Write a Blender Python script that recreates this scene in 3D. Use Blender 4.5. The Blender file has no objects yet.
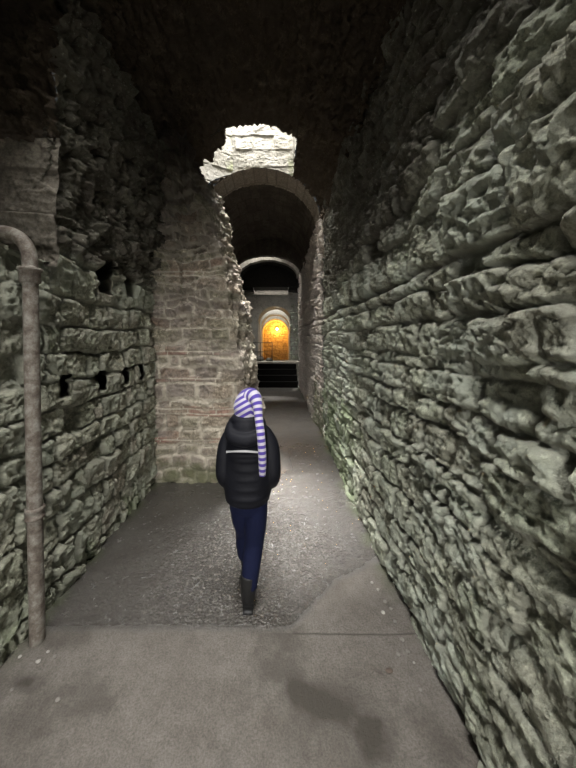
import bpy, math, random
import numpy as np
from mathutils import Vector, Matrix
from mathutils.bvhtree import BVHTree

sc = bpy.context.scene
COL = sc.collection
random.seed(5)

# ------------------------------------------------------------------ noise
def _hash(ix, iy, iz, seed):
    h = (ix.astype(np.int64) * 374761393 + iy.astype(np.int64) * 668265263 + iz.astype(np.int64) * 2147483647 + seed * 974634777) & 0xFFFFFFFF
    h = ((h ^ (h >> 13)) * 1274126177) & 0xFFFFFFFF
    h = ((h ^ (h >> 16)) * 2246822519) & 0xFFFFFFFF
    return ((h ^ (h >> 15)) & 0xFFFFFF) / float(0xFFFFFF)

def noise3(x, y, z, seed=0):
    x, y, z = np.broadcast_arrays(np.asarray(x, float), np.asarray(y, float), np.asarray(z, float))
    ix, iy, iz = np.floor(x), np.floor(y), np.floor(z)
    fx, fy, fz = x - ix, y - iy, z - iz
    fx, fy, fz = [f * f * f * (f * (f * 6 - 15) + 10) for f in (fx, fy, fz)]
    r = 0
    for a in (0, 1):
        wx = fx if a else 1 - fx
        for b in (0, 1):
            wy = fy if b else 1 - fy
            for c in (0, 1):
                wz = fz if c else 1 - fz
                r = r + wx * wy * wz * _hash(ix + a, iy + b, iz + c, seed)
    return r * 2 - 1

def fbm(x, y, z, f, octv=4, seed=0, gain=.5):
    r, a, t = 0, 1., 0.
    for o in range(octv):
        r = r + a * noise3(x * f + 7.3 * o, y * f + 3.1 * o, z * f + 1.7 * o, seed + o)
        t += a
        a *= gain
        f *= 2.03
    return r / t

def sstep(a, b, x):
    t = np.clip((x - a) / (b - a), 0, 1)
    return t * t * (3 - 2 * t)

def facet(x, y, f, seed):
    """chipped faces: nearest jittered cell, each with its own tilt"""
    x = x * f; y = y * f
    ix, iy = np.floor(x), np.floor(y)
    best = np.full(x.shape, 9.); h = np.zeros(x.shape)
    zero = np.zeros(x.shape)
    for a in (-1, 0, 1):
        for b in (-1, 0, 1):
            cx, cy = ix + a, iy + b
            dx = x - cx - _hash(cx, cy, zero, seed); dy = y - cy - _hash(cx, cy, zero + 1, seed)
            d = dx * dx + dy * dy
            m = d < best
            best = np.where(m, d, best)
            hv = dx * (_hash(cx, cy, zero + 2, seed) - .5) * 2 + dy * (_hash(cx, cy, zero + 3, seed) - .5) * 2 + (_hash(cx, cy, zero + 4, seed) - .5)
            h = np.where(m, hv, h)
    return h

# ------------------------------------------------------------------ masonry relief
def masonry(u, v, seed, ch=(.15, .21), sw=(.18, .42), gap=.035, relief=.03, wu=.03, wv=.02, rough=.012,
            fixed=None, lost=.05, rad=.045, vmax=6.):
    """height above the wall plane, stone id, mortar mask for coursed rubble"""
    rng = np.random.RandomState(seed)
    uu = u + wu * fbm(u, v, 0, 2.3, 3, seed + 11)
    vv = v + wv * fbm(u, v, 0, 1.3, 3, seed + 23) + wv * .5 * noise3(u * 5, v * 5, 0, seed + 24)
    b = [-.12]
    while b[-1] < vmax:
        b.append(b[-1] + rng.uniform(*ch))
    b = np.array(b)
    if fixed:
        for f in fixed:
            b[np.argmin(abs(b - f))] = f
    k = np.clip(np.searchsorted(b, vv) - 1, 0, len(b) - 2)
    dv = np.minimum(vv - b[k], b[k + 1] - vv)
    cv = (vv - b[k]) / (b[k + 1] - b[k]) - .5
    du = np.zeros_like(u); sid = np.zeros_like(u); cu = np.zeros_like(u)
    u0, u1 = u.min() - 1, u.max() + 1
    for c in range(len(b) - 1):
        r2 = np.random.RandomState(seed * 131 + c)
        n = int((u1 - u0) / sw[0]) + 4
        hgt = b[c + 1] - b[c]
        e = u0 + np.cumsum(r2.uniform(sw[0], sw[1], n) * (hgt / np.mean(ch)) ** .5)
        ids = r2.rand(n + 1)
        m = k == c
        if not m.any():
            continue
        x = uu[m]
        j = np.clip(np.searchsorted(e, x), 1, n - 1)
        du[m] = np.minimum(x - e[j - 1], e[j] - x)
        cu[m] = (x - e[j - 1]) / (e[j] - e[j - 1]) - .5
        sid[m] = ids[j]
    qx, qy = np.maximum(rad - du, 0), np.maximum(rad - dv, 0)
    de = np.clip((rad - np.sqrt(qx * qx + qy * qy)) / rad, 0, 1)
    prof = 1 - (1 - de) ** 3.2
    h2 = _hash(np.floor(sid * 99991), k.astype(float), sid * 0, seed + 5)
    h3 = _hash(np.floor(sid * 77773), k.astype(float), sid * 0, seed + 6)
    er = sstep(-.35, .45, fbm(u, v, 0, .9, 3, seed + 31))
    prot = (h2 - .5) * relief + (cu * (h3 - .5) * 2 + cv * (h2 - .5) * 2) * relief
    prot = np.where(sid < lost, -gap * 1.4, prot)
    h = -gap * (.45 + 1.0 * er) * (1 - prof) + prot * prof
    h = h + rough * fbm(u, v, 0, 5.5, 5, seed + 41, .6) + rough * .45 * (1 - 2.4 * abs(noise3(u * 12 + 2 * noise3(u * 6, v * 6, 5, seed + 48), v * 15, 3, seed + 47)))
    h = h + rough * .6 * fbm(u, v, 0, 30, 3, seed + 51, .65)
    wu_, wv_ = u + .02 * noise3(u * 9, v * 9, 1, seed + 52), v + .02 * noise3(u * 9, v * 9, 2, seed + 53)
    h = h + rough * .9 * facet(wu_, wv_ * 1.4, 6.5, seed + 54) + rough * .35 * facet(wu_, wv_ * 1.3, 17, seed + 55) + rough * .4 * (1 - 2.2 * abs(noise3(uu * 22 + vv * 9, vv * 34 - uu * 6, 2, seed + 57)))
    if fixed:
        for f in fixed:
            h = h - .085 * np.exp(-((vv - f) / .026) ** 2) * sstep(-.3, .15, fbm(u, v * .2, 0, 1.1, 2, seed + int(f * 100)))
    return h, sid, 1 - sstep(.15, .75, de)

# ------------------------------------------------------------------ mesh helpers
def props(o, label=None, cat=None, group=None, kind=None):
    if label: o['label'] = label
    if cat: o['category'] = cat
    if group: o['group'] = group
    if kind: o['kind'] = kind
    return o

def link(name, me, mat=None, parent=None):
    o = bpy.data.objects.new(name, me)
    COL.objects.link(o)
    if mat is not None:
        me.materials.append(mat)
    if parent is not None:
        o.parent = parent
    return o

def mesh_np(name, V, F, mat, parent=None, attrs=None, smooth=True):
    me = bpy.data.meshes.new(name)
    V = np.ascontiguousarray(V, dtype=np.float32); F = np.ascontiguousarray(F, dtype=np.int32)
    me.vertices.add(len(V)); me.vertices.foreach_set('co', V.ravel())
    me.loops.add(F.size); me.loops.foreach_set('vertex_index', F.ravel())
    me.polygons.add(len(F))
    me.polygons.foreach_set('loop_start', np.arange(0, F.size, F.shape[1], dtype=np.int32))
    me.polygons.foreach_set('loop_total', np.full(len(F), F.shape[1], dtype=np.int32))
    me.update(calc_edges=True); me.validate()
    me.polygons.foreach_set('use_smooth', np.full(len(F), smooth, dtype=bool))
    for k, a in (attrs or {}).items():
        at = me.attributes.new(k, 'FLOAT', 'POINT')
        at.data.foreach_set('value', np.ascontiguousarray(a, dtype=np.float32).ravel())
    return link(name, me, mat, parent)

def quads(nu, nv):
    i, j = np.meshgrid(np.arange(nu - 1), np.arange(nv - 1), indexing='ij')
    a = i * nv + j
    return np.stack([a, a + nv, a + nv + 1, a + 1], -1).reshape(-1, 4)

def sheet(name, P, mat, attrs=None, keep=None, flip=False, parent=None):
    nu, nv = P.shape[:2]
    F = quads(nu, nv)
    V = P.reshape(-1, 3)
    if keep is not None:
        kk = keep.ravel()
        F = F[kk[F].all(1)]
        used = np.zeros(len(V), bool); used[F] = True
        idx = np.cumsum(used) - 1
        F = idx[F]; V = V[used]
        attrs = {k: a.ravel()[used] for k, a in (attrs or {}).items()}
    if flip:
        F = F[:, ::-1]
    return mesh_np(name, V, F, mat, parent, attrs)

def py(name, V, F, mat, parent=None, smooth=True):
    me = bpy.data.meshes.new(name)
    me.from_pydata([tuple(v) for v in V], [], F)
    me.update()
    for p in me.polygons: p.use_smooth = smooth
    return link(name, me, mat, parent)

def garr(a, b, n0, ratio=None):
    return np.geomspace(a, b, n0)

class Bag:
    """collects lofts/boxes into one vertex/face list"""
    def __init__(s): s.V = []; s.F = []
    def add(s, V, F):
        n = len(s.V); s.V += [tuple(v) for v in V]; s.F += [tuple(i + n for i in f) for f in F]
    def box(s, x0, x1, y0, y1, z0, z1):
        s.add([(x0, y0, z0), (x1, y0, z0), (x1, y1, z0), (x0, y1, z0), (x0, y0, z1), (x1, y0, z1), (x1, y1, z1), (x0, y1, z1)],
              [(0, 3, 2, 1), (4, 5, 6, 7), (0, 1, 5, 4), (1, 2, 6, 5), (2, 3, 7, 6), (3, 0, 4, 7)])
    def loft(s, rings, n=20, cap=True):
        """rings: list of (centre, axisA, axisB) half-axis vectors"""
        V = []; F = []
        for c, A, B in rings:
            c, A, B = Vector(c), Vector(A), Vector(B)
            for i in range(n):
                t = 2 * math.pi * i / n
                V.append(c + A * math.cos(t) + B * math.sin(t))
        for r in range(len(rings) - 1):
            for i in range(n):
                j = (i + 1) % n
                F.append((r * n + i, r * n + j, (r + 1) * n + j, (r + 1) * n + i))
        if cap:
            F.append(tuple(range(n - 1, -1, -1)))
            F.append(tuple((len(rings) - 1) * n + i for i in range(n)))
        s.add(V, F)
    def ell(s, zs, n=20):
        """zs: list of (z, cx, cy, rx, ry)"""
        s.loft([((cx, cy, z), (rx, 0, 0), (0, ry, 0)) for z, cx, cy, rx, ry in zs], n)
    def tube(s, pts, rad, n=14, sub=6, cap=True):
        pts = [Vector(p) for p in pts]
        P = []; R = []
        m = len(pts)
        for i in range(m - 1):
            p0 = pts[max(i - 1, 0)]; p1 = pts[i]; p2 = pts[i + 1]; p3 = pts[min(i + 2, m - 1)]
            for k in range(sub):
                t = k / sub
                P.append(.5 * ((2 * p1) + (p2 - p0) * t + (2 * p0 - 5 * p1 + 4 * p2 - p3) * t * t + (3 * p1 - p0 - 3 * p2 + p3) * t ** 3))
                R.append(rad[i] * (1 - t) + rad[i + 1] * t)
        P.append(pts[-1]); R.append(rad[-1])
        rings = []; up = None
        for i, p in enumerate(P):
            d = (P[min(i + 1, len(P) - 1)] - P[max(i - 1, 0)]).normalized()
            if up is None:
                up = Vector((1, 0, 0)) if abs(d.x) < .8 else Vector((0, 0, 1))
            A = (up - d * up.dot(d)).normalized(); up = A
            B = d.cross(A)
            rings.append((p, A * R[i], B * R[i]))
        s.loft(rings, n, cap)
        return P
    def ball(s, c, r, n=16, m=10):
        c = Vector(c); rx, ry, rz = r
        zs = []
        rings = []
        for k in range(m + 1):
            t = math.pi * (k + .04) / (m + .08)
            rr = math.sin(t)
            rings.append((c + Vector((0, 0, -rz * math.cos(t))), (rx * rr, 0, 0), (0, ry * rr, 0)))
        s.loft(rings, n)
    def build(s, name, mat, parent=None, smooth=True):
        return py(name, s.V, s.F, mat, parent, smooth)

def baked(o, mods):
    """apply modifiers so that the object carries its final mesh"""
    for kind, kw in mods:
        m = o.modifiers.new(kind, kind)
        for k, v in kw.items(): setattr(m, k, v)
    dg = bpy.context.evaluated_depsgraph_get(); dg.update()
    me = bpy.data.meshes.new_from_object(o.evaluated_get(dg))
    o.modifiers.clear()
    mats = [m for m in o.data.materials]
    o.data = me
    if not me.materials:
        for m in mats: me.materials.append(m)
    for p in me.polygons: p.use_smooth = True
    return o

# ------------------------------------------------------------------ materials
def nt(name):
    m = bpy.data.materials.new(name); m.use_nodes = True
    t = m.node_tree
    b = t.nodes['Principled BSDF']
    return m, t, b
def N(t, typ, **kw):
    n = t.nodes.new(typ)
    for k, v in kw.items():
        if k.startswith('i_'):
            n.inputs[k[2:].replace('_', ' ')].default_value = v
        else: setattr(n, k, v)
    return n
def ramp(t, fac, stops, interp='LINEAR'):
    r = N(t, 'ShaderNodeValToRGB'); r.color_ramp.interpolation = interp
    e = r.color_ramp.elements
    while len(e) < len(stops): e.new(.5)
    for x, (p, c) in zip(e, stops):
        x.position = p; x.color = (*c, 1) if len(c) == 3 else c
    t.links.new(fac, r.inputs[0]); return r.outputs[0]
def mix(t, fac, a, b, mode='MIX'):
    m = N(t, 'ShaderNodeMix', data_type='RGBA', blend_type=mode)
    for s, v in ((m.inputs[0], fac), (m.inputs[6], a), (m.inputs[7], b)):
        if hasattr(v, 'is_linked'): t.links.new(v, s)
        elif isinstance(v, (int, float)): s.default_value = v
        else: s.default_value = (*v, 1)
    return m.outputs[2]
def noise(t, scale, detail=6, rough=.6, vec=None):
    n = N(t, 'ShaderNodeTexNoise'); n.inputs['Scale'].default_value = scale
    n.inputs['Detail'].default_value = detail; n.inputs['Roughness'].default_value = rough
    if vec is not None: t.links.new(vec, n.inputs['Vector'])
    return n.outputs['Fac']
def attr(t, nm):
    return N(t, 'ShaderNodeAttribute', attribute_name=nm).outputs['Fac']
def geo(t):
    return N(t, 'ShaderNodeNewGeometry').outputs['Position']
def math_(t, op, a, b=None):
    m = N(t, 'ShaderNodeMath', operation=op)
    for s, v in zip(m.inputs, (a, b)):
        if v is None: continue
        if hasattr(v, 'is_linked'): t.links.new(v, s)
        else: s.default_value = v
    return m.outputs[0]

def stone_mat(name, cols, mortar, moss=None, moss_lo=.5, patch=None, rough=.8, bump=.5, scale=1., mort_amt=.8, brick=None, upper=None, spec=.3):
    """cols: stone colours picked per stone; moss: growth colour; patch: a second weathering colour"""
    m, t, b = nt(name)
    pos = geo(t)
    c = ramp(t, attr(t, 'sid'), [(i / max(1, len(cols) - 1), x) for i, x in enumerate(cols)])
    f1 = noise(t, 9 * scale, 8, .68, pos)
    c = mix(t, ramp(t, f1, [(.3, (0, 0, 0)), (.7, (1, 1, 1))]), mix(t, 1., c, (.72, .72, .70), 'MULTIPLY'), mix(t, 1., c, (1.15, 1.14, 1.12), 'MULTIPLY'), 'MIX')
    c = mix(t, 1., c, ramp(t, noise(t, 48 * scale, 7, .7, pos), [(.34, (.60, .60, .60)), (.66, (1.36, 1.36, 1.34))]), 'MULTIPLY')
    c = mix(t, ramp(t, noise(t, 19 * scale, 6, .65, pos), [(.30, (.7,) * 3), (.40, (0,) * 3)]), c, tuple(x * .3 for x in cols[0]))
    if patch is not None:
        f2 = ramp(t, noise(t, 2.2 * scale, 7, .65, pos), [(.46, (0, 0, 0)), (.62, (1, 1, 1))])
        c = mix(t, f2, c, patch)
    c = mix(t, math_(t, 'MULTIPLY', attr(t, 'mort'), mort_amt), c, mortar)
    if brick is not None:
        c = mix(t, attr(t, 'brick'), c, brick)
    if upper is not None:   # browner rubble in the higher courses; on the side walls also painted shade
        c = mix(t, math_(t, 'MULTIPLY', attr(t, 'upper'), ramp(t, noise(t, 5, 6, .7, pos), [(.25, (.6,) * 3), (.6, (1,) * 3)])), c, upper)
    if moss is not None:
        f3 = math_(t, 'ADD', noise(t, 3.1 * scale, 8, .7, pos), math_(t, 'MULTIPLY', attr(t, 'moss'), .35))
        f3 = ramp(t, f3, [(moss_lo, (0, 0, 0)), (moss_lo + .16, (1, 1, 1))])
        c = mix(t, math_(t, 'MULTIPLY', f3, .8), c, moss)
    # pale lichen specks
    sp = ramp(t, noise(t, 46 * scale, 4, .7, pos), [(.60, (0, 0, 0)), (.72, (1, 1, 1))])
    c = mix(t, math_(t, 'MULTIPLY', sp, .35), c, tuple(min(1, x * 1.9) for x in cols[-1]))
    t.links.new(c, b.inputs['Base Color'])
    b.inputs['Roughness'].default_value = rough
    b.inputs['Specular IOR Level'].default_value = spec
    bp = N(t, 'ShaderNodeBump'); bp.inputs['Strength'].default_value = bump; bp.inputs['Distance'].default_value = .028
    hh = math_(t, 'ADD', noise(t, 55, 8, .72, pos), math_(t, 'MULTIPLY', noise(t, 190, 4, .6, pos), .4))
    t.links.new(hh, bp.inputs['Height']); t.links.new(bp.outputs[0], b.inputs['Normal'])
    return m

def plain(name, col, rough=.6, var=.25, scale=30, metal=0., bump=0., spec=.4, sheen=0.):
    m, t, b = nt(name)
    pos = N(t, 'ShaderNodeTexCoord').outputs['Object']
    f = noise(t, scale, 6, .6, pos)
    c = mix(t, f, tuple(x * (1 - var) for x in col), tuple(min(1, x * (1 + var)) for x in col))
    t.links.new(c, b.inputs['Base Color'])
    b.inputs['Roughness'].default_value = rough; b.inputs['Metallic'].default_value = metal
    b.inputs['Specular IOR Level'].default_value = spec
    b.inputs['Sheen Weight'].default_value = sheen
    if bump:
        bp = N(t, 'ShaderNodeBump'); bp.inputs['Strength'].default_value = bump; bp.inputs['Distance'].default_value = .004
        t.links.new(noise(t, scale * 4, 4, .6, pos), bp.inputs['Height']); t.links.new(bp.outputs[0], b.inputs['Normal'])
    return m

M_right = stone_mat('green grey rubble', [(.38, .385, .315), (.50, .525, .42), (.42, .42, .345), (.58, .61, .49), (.46, .495, .39)],
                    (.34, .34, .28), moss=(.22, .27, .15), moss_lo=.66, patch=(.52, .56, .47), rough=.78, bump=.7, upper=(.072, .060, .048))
M_pale = stone_mat('pale pink rendered wall', [(.66, .57, .52), (.78, .70, .64), (.70, .61, .55), (.82, .75, .69)], (.66, .59, .53), moss=(.22, .24, .14), moss_lo=.64, rough=.8, bump=.7)  # pink render, made paler to stand in for skylight falling on it
M_left = stone_mat('dark coursed rubble', [(.36, .35, .29), (.46, .47, .375), (.40, .37, .305), (.53, .53, .43), (.43, .45, .35)],
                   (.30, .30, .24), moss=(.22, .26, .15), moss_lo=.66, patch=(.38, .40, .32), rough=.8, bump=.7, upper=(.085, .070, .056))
M_pier = stone_mat('brick and pale mortar', [(.24, .20, .155), (.42, .37, .29), (.31, .29, .21), (.50, .45, .36), (.33, .245, .19)],
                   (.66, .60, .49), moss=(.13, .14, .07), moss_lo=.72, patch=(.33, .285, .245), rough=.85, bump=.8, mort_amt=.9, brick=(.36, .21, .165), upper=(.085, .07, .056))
M_vault = stone_mat('shaded brown rubble', [(.09, .071, .053), (.15, .12, .092), (.115, .092, .07), (.19, .153, .118)],
                    (.11, .09, .07), patch=(.115, .094, .075), rough=.95, bump=.8, spec=0.)  # brown rubble, darkened to stand in for the unlit vault
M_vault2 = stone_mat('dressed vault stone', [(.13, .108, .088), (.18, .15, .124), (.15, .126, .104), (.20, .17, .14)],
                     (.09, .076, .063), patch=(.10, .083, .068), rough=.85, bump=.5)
M_vouss = stone_mat('voussoir stone', [(.36, .31, .26), (.46, .40, .34), (.40, .35, .295), (.50, .44, .38)],
                    (.22, .185, .155), rough=.85, bump=.5)
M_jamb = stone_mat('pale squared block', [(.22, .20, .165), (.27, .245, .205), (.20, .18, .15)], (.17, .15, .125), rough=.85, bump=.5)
M_shaft = stone_mat('white washed shaft', [(.32, .308, .27), (.375, .36, .32), (.29, .278, .24)], (.25, .24, .205), moss=(.20, .225, .10), moss_lo=.70,
                    rough=.85, bump=.6, patch=(.36, .347, .31))
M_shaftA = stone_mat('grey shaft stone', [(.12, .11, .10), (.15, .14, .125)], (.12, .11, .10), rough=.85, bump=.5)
M_ring = stone_mat('pale ring stone', [(.40, .37, .32), (.48, .45, .40), (.36, .33, .29)], (.32, .29, .25), rough=.85, bump=.5)
M_far = stone_mat('far grey plaster', [(.50, .48, .43), (.58, .56, .50)], (.50, .48, .43), rough=.85, bump=.5, patch=(.54, .52, .46))
M_fardark = stone_mat('far dark stone', [(.03, .027, .024), (.045, .04, .035)], (.035, .03, .026), rough=.85, bump=.5)  # near-black base tone of the far vault and lintel
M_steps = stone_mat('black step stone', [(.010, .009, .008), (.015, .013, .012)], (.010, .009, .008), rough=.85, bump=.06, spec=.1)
M_yellow = stone_mat('ochre rubble', [(.55, .40, .19), (.62, .46, .22), (.48, .34, .15)], (.30, .20, .10), rough=.85, bump=.6)

# floor: dry concrete near, wet and pebbly further in
def floor_mat():
    m, t, b = nt('worn concrete')
    pos = geo(t)
    wet = attr(t, 'wet'); gr = attr(t, 'gravel'); st = attr(t, 'stain')
    f1 = noise(t, 3.5, 9, .7, pos)
    c = ramp(t, f1, [(.28, (.152, .136, .117)), (.5, (.203, .185, .164)), (.72, (.243, .226, .202))])
    sp = ramp(t, noise(t, 120, 3, .7, pos), [(.35, (.72, .72, .72)), (.62, (1.1, 1.1, 1.1))])
    c = mix(t, 1., c, sp, 'MULTIPLY')
    c = mix(t, 1., c, ramp(t, noise(t, 16, 8, .75, pos), [(.3, (.78, .77, .75)), (.6, (1.06, 1.06, 1.06))]), 'MULTIPLY')
    c = mix(t, st, c, (.075, .067, .056))
    c = mix(t, wet, c, mix(t, 1., c, (.47, .475, .48), 'MULTIPLY'))
    pv = N(t, 'ShaderNodeTexVoronoi'); pv.inputs['Scale'].default_value = 85; t.links.new(pos, pv.inputs['Vector'])
    sep = N(t, 'ShaderNodeSeparateColor'); t.links.new(pv.outputs['Color'], sep.inputs[0])
    c = mix(t, gr, c, mix(t, 1., c, ramp(t, sep.outputs[0], [(.1, (.60,) * 3), (.6, (.97,) * 3), (.86, (1.2,) * 3), (.97, (2.1,) * 3)]), 'MULTIPLY'))
    c = mix(t, attr(t, 'moss'), c, (.10, .12, .06))
    t.links.new(c, b.inputs['Base Color'])
    rr = mix(t, wet, (.85,) * 3, mix(t, noise(t, 14, 5, .6, pos), (.16,) * 3, (.34,) * 3))
    t.links.new(rr, b.inputs['Roughness'])
    t.links.new(mix(t, wet, (.35,) * 3, (1.,) * 3), b.inputs['Specular IOR Level'])
    vo = N(t, 'ShaderNodeTexVoronoi', feature='SMOOTH_F1'); vo.inputs['Scale'].default_value = 75
    t.links.new(pos, vo.inputs['Vector'])
    peb = math_(t, 'MULTIPLY', math_(t, 'SUBTRACT', 1., vo.outputs['Distance']), math_(t, 'MULTIPLY', gr, 2.4))
    hh = math_(t, 'ADD', math_(t, 'MULTIPLY', noise(t, 60, 8, .7, pos), .8), peb)
    bp = N(t, 'ShaderNodeBump'); bp.inputs['Strength'].default_value = .8; bp.inputs['Distance'].default_value = .016
    t.links.new(hh, bp.inputs['Height']); t.links.new(bp.outputs[0], b.inputs['Normal'])
    return m
M_floor = floor_mat()

# ------------------------------------------------------------------ corridor dimensions (metres; camera eye at the origin column)
XL, XR = -1.355, .755
XC, RA = (XL + XR) / 2, (XR - XL) / 2
ZS, RB = 3.65, .95            # springing height and rise of the vault
EYE = 1.6

def vault_z(x):
    return ZS + RB * math.sqrt(max(0, 1 - ((x - XC) / RA) ** 2))

def box_hole(u, v, u0, u1, v0, v1, s=.007, dep=.30):
    return dep * sstep(-s, s, u - u0) * sstep(-s, s, u1 - u) * sstep(-s, s, v - v0) * sstep(-s, s, v1 - v)

# ---- right wall
u = np.concatenate([np.linspace(-3, .42, 50), np.geomspace(.45, 9.8, 900)])
v = np.linspace(-.06, 3.75, 620)
U, Vv = np.meshgrid(u, v, indexing='ij')
h, sid, mort = masonry(U, Vv, 3, ch=(.15, .22), sw=(.20, .50), gap=.05, relief=.045, fixed=(.92, 1.97), rough=.018, wv=.04, wu=.06, lost=.04)
low = 1 - sstep(1.2, 1.9, Vv)                 # lower courses eroded and smeared over
hr, sidr, mortr = masonry(U, Vv, 17, ch=(.12, .21), sw=(.16, .46), gap=.042, relief=.03, rough=.016, wv=.04, wu=.06, lost=.04, rad=.035)
h = h * (1 - .75 * low) + hr * .85 * low
sid = np.where(low > .5, sidr, sid); mort = mort * (1 - low) + mortr * low
h += .03 * fbm(U, Vv, 0, 1.2, 3, 77) - .10 * sstep(2.6, 3.7, Vv) * 0
moss = (1 - sstep(.1, .9, Vv)) * .1 + .8 * sstep(2.2, 3.2, U) * (1 - sstep(5.5, 6.2, U)) * (1 - sstep(.5, 1.6, Vv))
P = np.stack([XR - h, U, Vv], -1)
upper = sstep(0, .4, Vv + .35 * fbm(U, Vv, 0, 1.4, 3, 79) - np.interp(U, [.6, 1.2, 1.8, 2.4], [2.45, 2.3, 2.05, 1.95])) * .92  # brown tone also holds the shade above this line
fe = 4.62 + .05 * fbm(U, Vv, 0, 4, 3, 76)
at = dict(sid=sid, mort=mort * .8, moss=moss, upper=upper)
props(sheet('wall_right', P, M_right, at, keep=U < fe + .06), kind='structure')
P2 = P.copy(); P2[..., 0] -= .02
props(sheet('wall_right', P2, M_pale, dict(sid=sid, mort=mort * .8, moss=moss, upper=upper * 0), keep=U > fe), kind='structure')

# ---- left wall with putlog holes and the opening above the pipe
u = np.concatenate([np.linspace(-3, .9, 50), np.geomspace(.95, 3.5, 520), np.geomspace(3.52, 11.4, 160)])
v = np.linspace(-.06, 3.78, 560)
U, Vv = np.meshgrid(u, v, indexing='ij')
h, sid, mort = masonry(U, Vv, 8, ch=(.14, .22), sw=(.08, .26), gap=.036, relief=.035, wv=.035, fixed=(2.13,), rough=.013, lost=.02, rad=.03)
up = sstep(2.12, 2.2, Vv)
hr, sidr, mortr = masonry(U, Vv, 29, ch=(.16, .30), sw=(.10, .24), gap=.05, relief=.07, rough=.03, wv=.06, wu=.05, lost=.05)
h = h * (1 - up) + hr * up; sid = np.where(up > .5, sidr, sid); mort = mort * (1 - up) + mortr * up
skew = np.zeros_like(h)     # the sockets run in at a slant
for d0, z0, w_, h_ in ((1.86, 1.30, .095, .14), (2.26, 1.28, .10, .15), (2.60, 1.27, .085, .15), (2.93, 1.27, .10, .16)):
    m_ = box_hole(U, Vv, d0 - w_ / 2, d0 + w_ / 2, z0 - h_ / 2, z0 + h_ / 2)
    h -= m_; skew += 1.5 * m_
m_ = box_hole(U, Vv, 2.24, 2.42, 1.98, 2.26, .015, .35); h -= m_; skew += .9 * m_
h -= box_hole(U, Vv, 2.66, 2.84, 2.02, 2.20, .015, .3)
h += .025 * fbm(U, Vv, 0, 1.1, 3, 78) + .10 * sstep(2.3, 3.7, Vv) * up
JD = 1.73
jl = JD - .035 + .02 * fbm(U, Vv, 0, 6, 2, 90)
keep = ~((U < jl) & (U > -.7) & (Vv > 2.07))
moss = (1 - sstep(.05, .5, Vv)) * .45
P = np.stack([XL + h, U + skew, Vv], -1)
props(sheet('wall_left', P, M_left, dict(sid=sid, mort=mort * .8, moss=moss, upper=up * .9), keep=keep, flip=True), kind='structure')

# the side opening above the pipe: far jamb, sill, back, near jamb, head
def patch(name, O, A, B, nu, nv, mat, mas, norm, amp=1., kind='structure', keepf=None, moss=None, extra=None, zf=None):
    O, A, B, n_ = [np.array(x, float) for x in (O, A, B, norm)]
    la, lb = np.linalg.norm(A), np.linalg.norm(B)
    s, q = np.meshgrid(np.linspace(0, 1, nu), np.linspace(0, 1, nv), indexing='ij')
    h, sid, mort = masonry(s * la, q * lb, **mas)
    P = O + s[..., None] * A + q[..., None] * B + (h * amp)[..., None] * n_
    if zf is not None: P[..., 2] = zf(s, q, P)
    at = dict(sid=sid, mort=mort, moss=np.zeros_like(sid) if moss is None else moss(s, q))
    kp = keepf(s, q) if keepf else None
    o = sheet(name, P, mat, at, keep=kp)
    return props(o, kind=kind)

rub = dict(ch=(.09, .17), sw=(.08, .22), gap=.022, relief=.045, rough=.035, wv=.10, wu=.10, lost=.08)
blk = dict(ch=(.20, .30), sw=(.35, .6), gap=.014, relief=.03, rough=.008, lost=0, rad=.02)
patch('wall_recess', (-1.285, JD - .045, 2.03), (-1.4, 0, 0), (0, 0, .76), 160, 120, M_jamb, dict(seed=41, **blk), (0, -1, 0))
patch('wall_recess', (-1.30, JD - .03, 2.76), (-1.4, 0, 0), (0, 0, 1.15), 160, 120, M_vault, dict(seed=46, **rub), (0, -1, 0))  # upper jamb switched to dark rubble, shade put into the colour
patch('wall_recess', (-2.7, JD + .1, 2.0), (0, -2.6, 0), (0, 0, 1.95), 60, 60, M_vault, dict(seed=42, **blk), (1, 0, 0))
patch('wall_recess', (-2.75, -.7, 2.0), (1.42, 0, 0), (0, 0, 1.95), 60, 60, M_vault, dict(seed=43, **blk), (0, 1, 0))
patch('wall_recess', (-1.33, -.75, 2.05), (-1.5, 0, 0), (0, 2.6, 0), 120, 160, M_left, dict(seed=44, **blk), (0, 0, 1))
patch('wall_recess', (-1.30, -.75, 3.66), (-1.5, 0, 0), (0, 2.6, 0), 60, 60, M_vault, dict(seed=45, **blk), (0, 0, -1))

# ---- vaults
def vault(name, d0, d1, nd, mat, mas, holes=(), jag=None, amp=1., rb=RB, zs=ZS, ra=RA, xc=XC, nth=260, geom=False, kind='structure', t0=-.04, t1=1.04):
    d = np.geomspace(d0, d1, nd) if geom else np.linspace(d0, d1, nd)
    th = np.linspace(t0 * math.pi, t1 * math.pi, nth)
    D, T = np.meshgrid(d, th, indexing='ij')
    arc = T * (ra + rb) / 2
    if mas.pop('swap', False):
        h, sid, mort = masonry(arc, D - d0, **mas)
    else:
        h, sid, mort = masonry(D, arc, **mas)
    h = h * amp
    nx, nz = -np.cos(T) * rb, -np.sin(T) * ra
    L = np.hypot(nx, nz)
    X = xc + ra * np.cos(T); Z = zs + rb * np.sin(T)
    keep = np.ones_like(D, bool)
    j1 = .05 * fbm(D, arc, 0, 5, 3, 61)
    for x0f, x1f, a, b in holes:
        x0 = x0f(D) if callable(x0f) else x0f
        x1 = x1f(D) if callable(x1f) else x1f
        keep &= ~((D > a + j1 + (.30 * sstep(.70, .80, -X + j1) if a == SB0 else 0)) & (D < b) & (X > x0 + j1 * .5) & (X < x1 + j1 * .3))
    P = np.stack([X + h * nx / L, D, Z + h * nz / L], -1)
    return props(sheet(name, P, mat, dict(sid=sid, mort=mort, moss=sid * 0), keep=keep), kind=kind)

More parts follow.
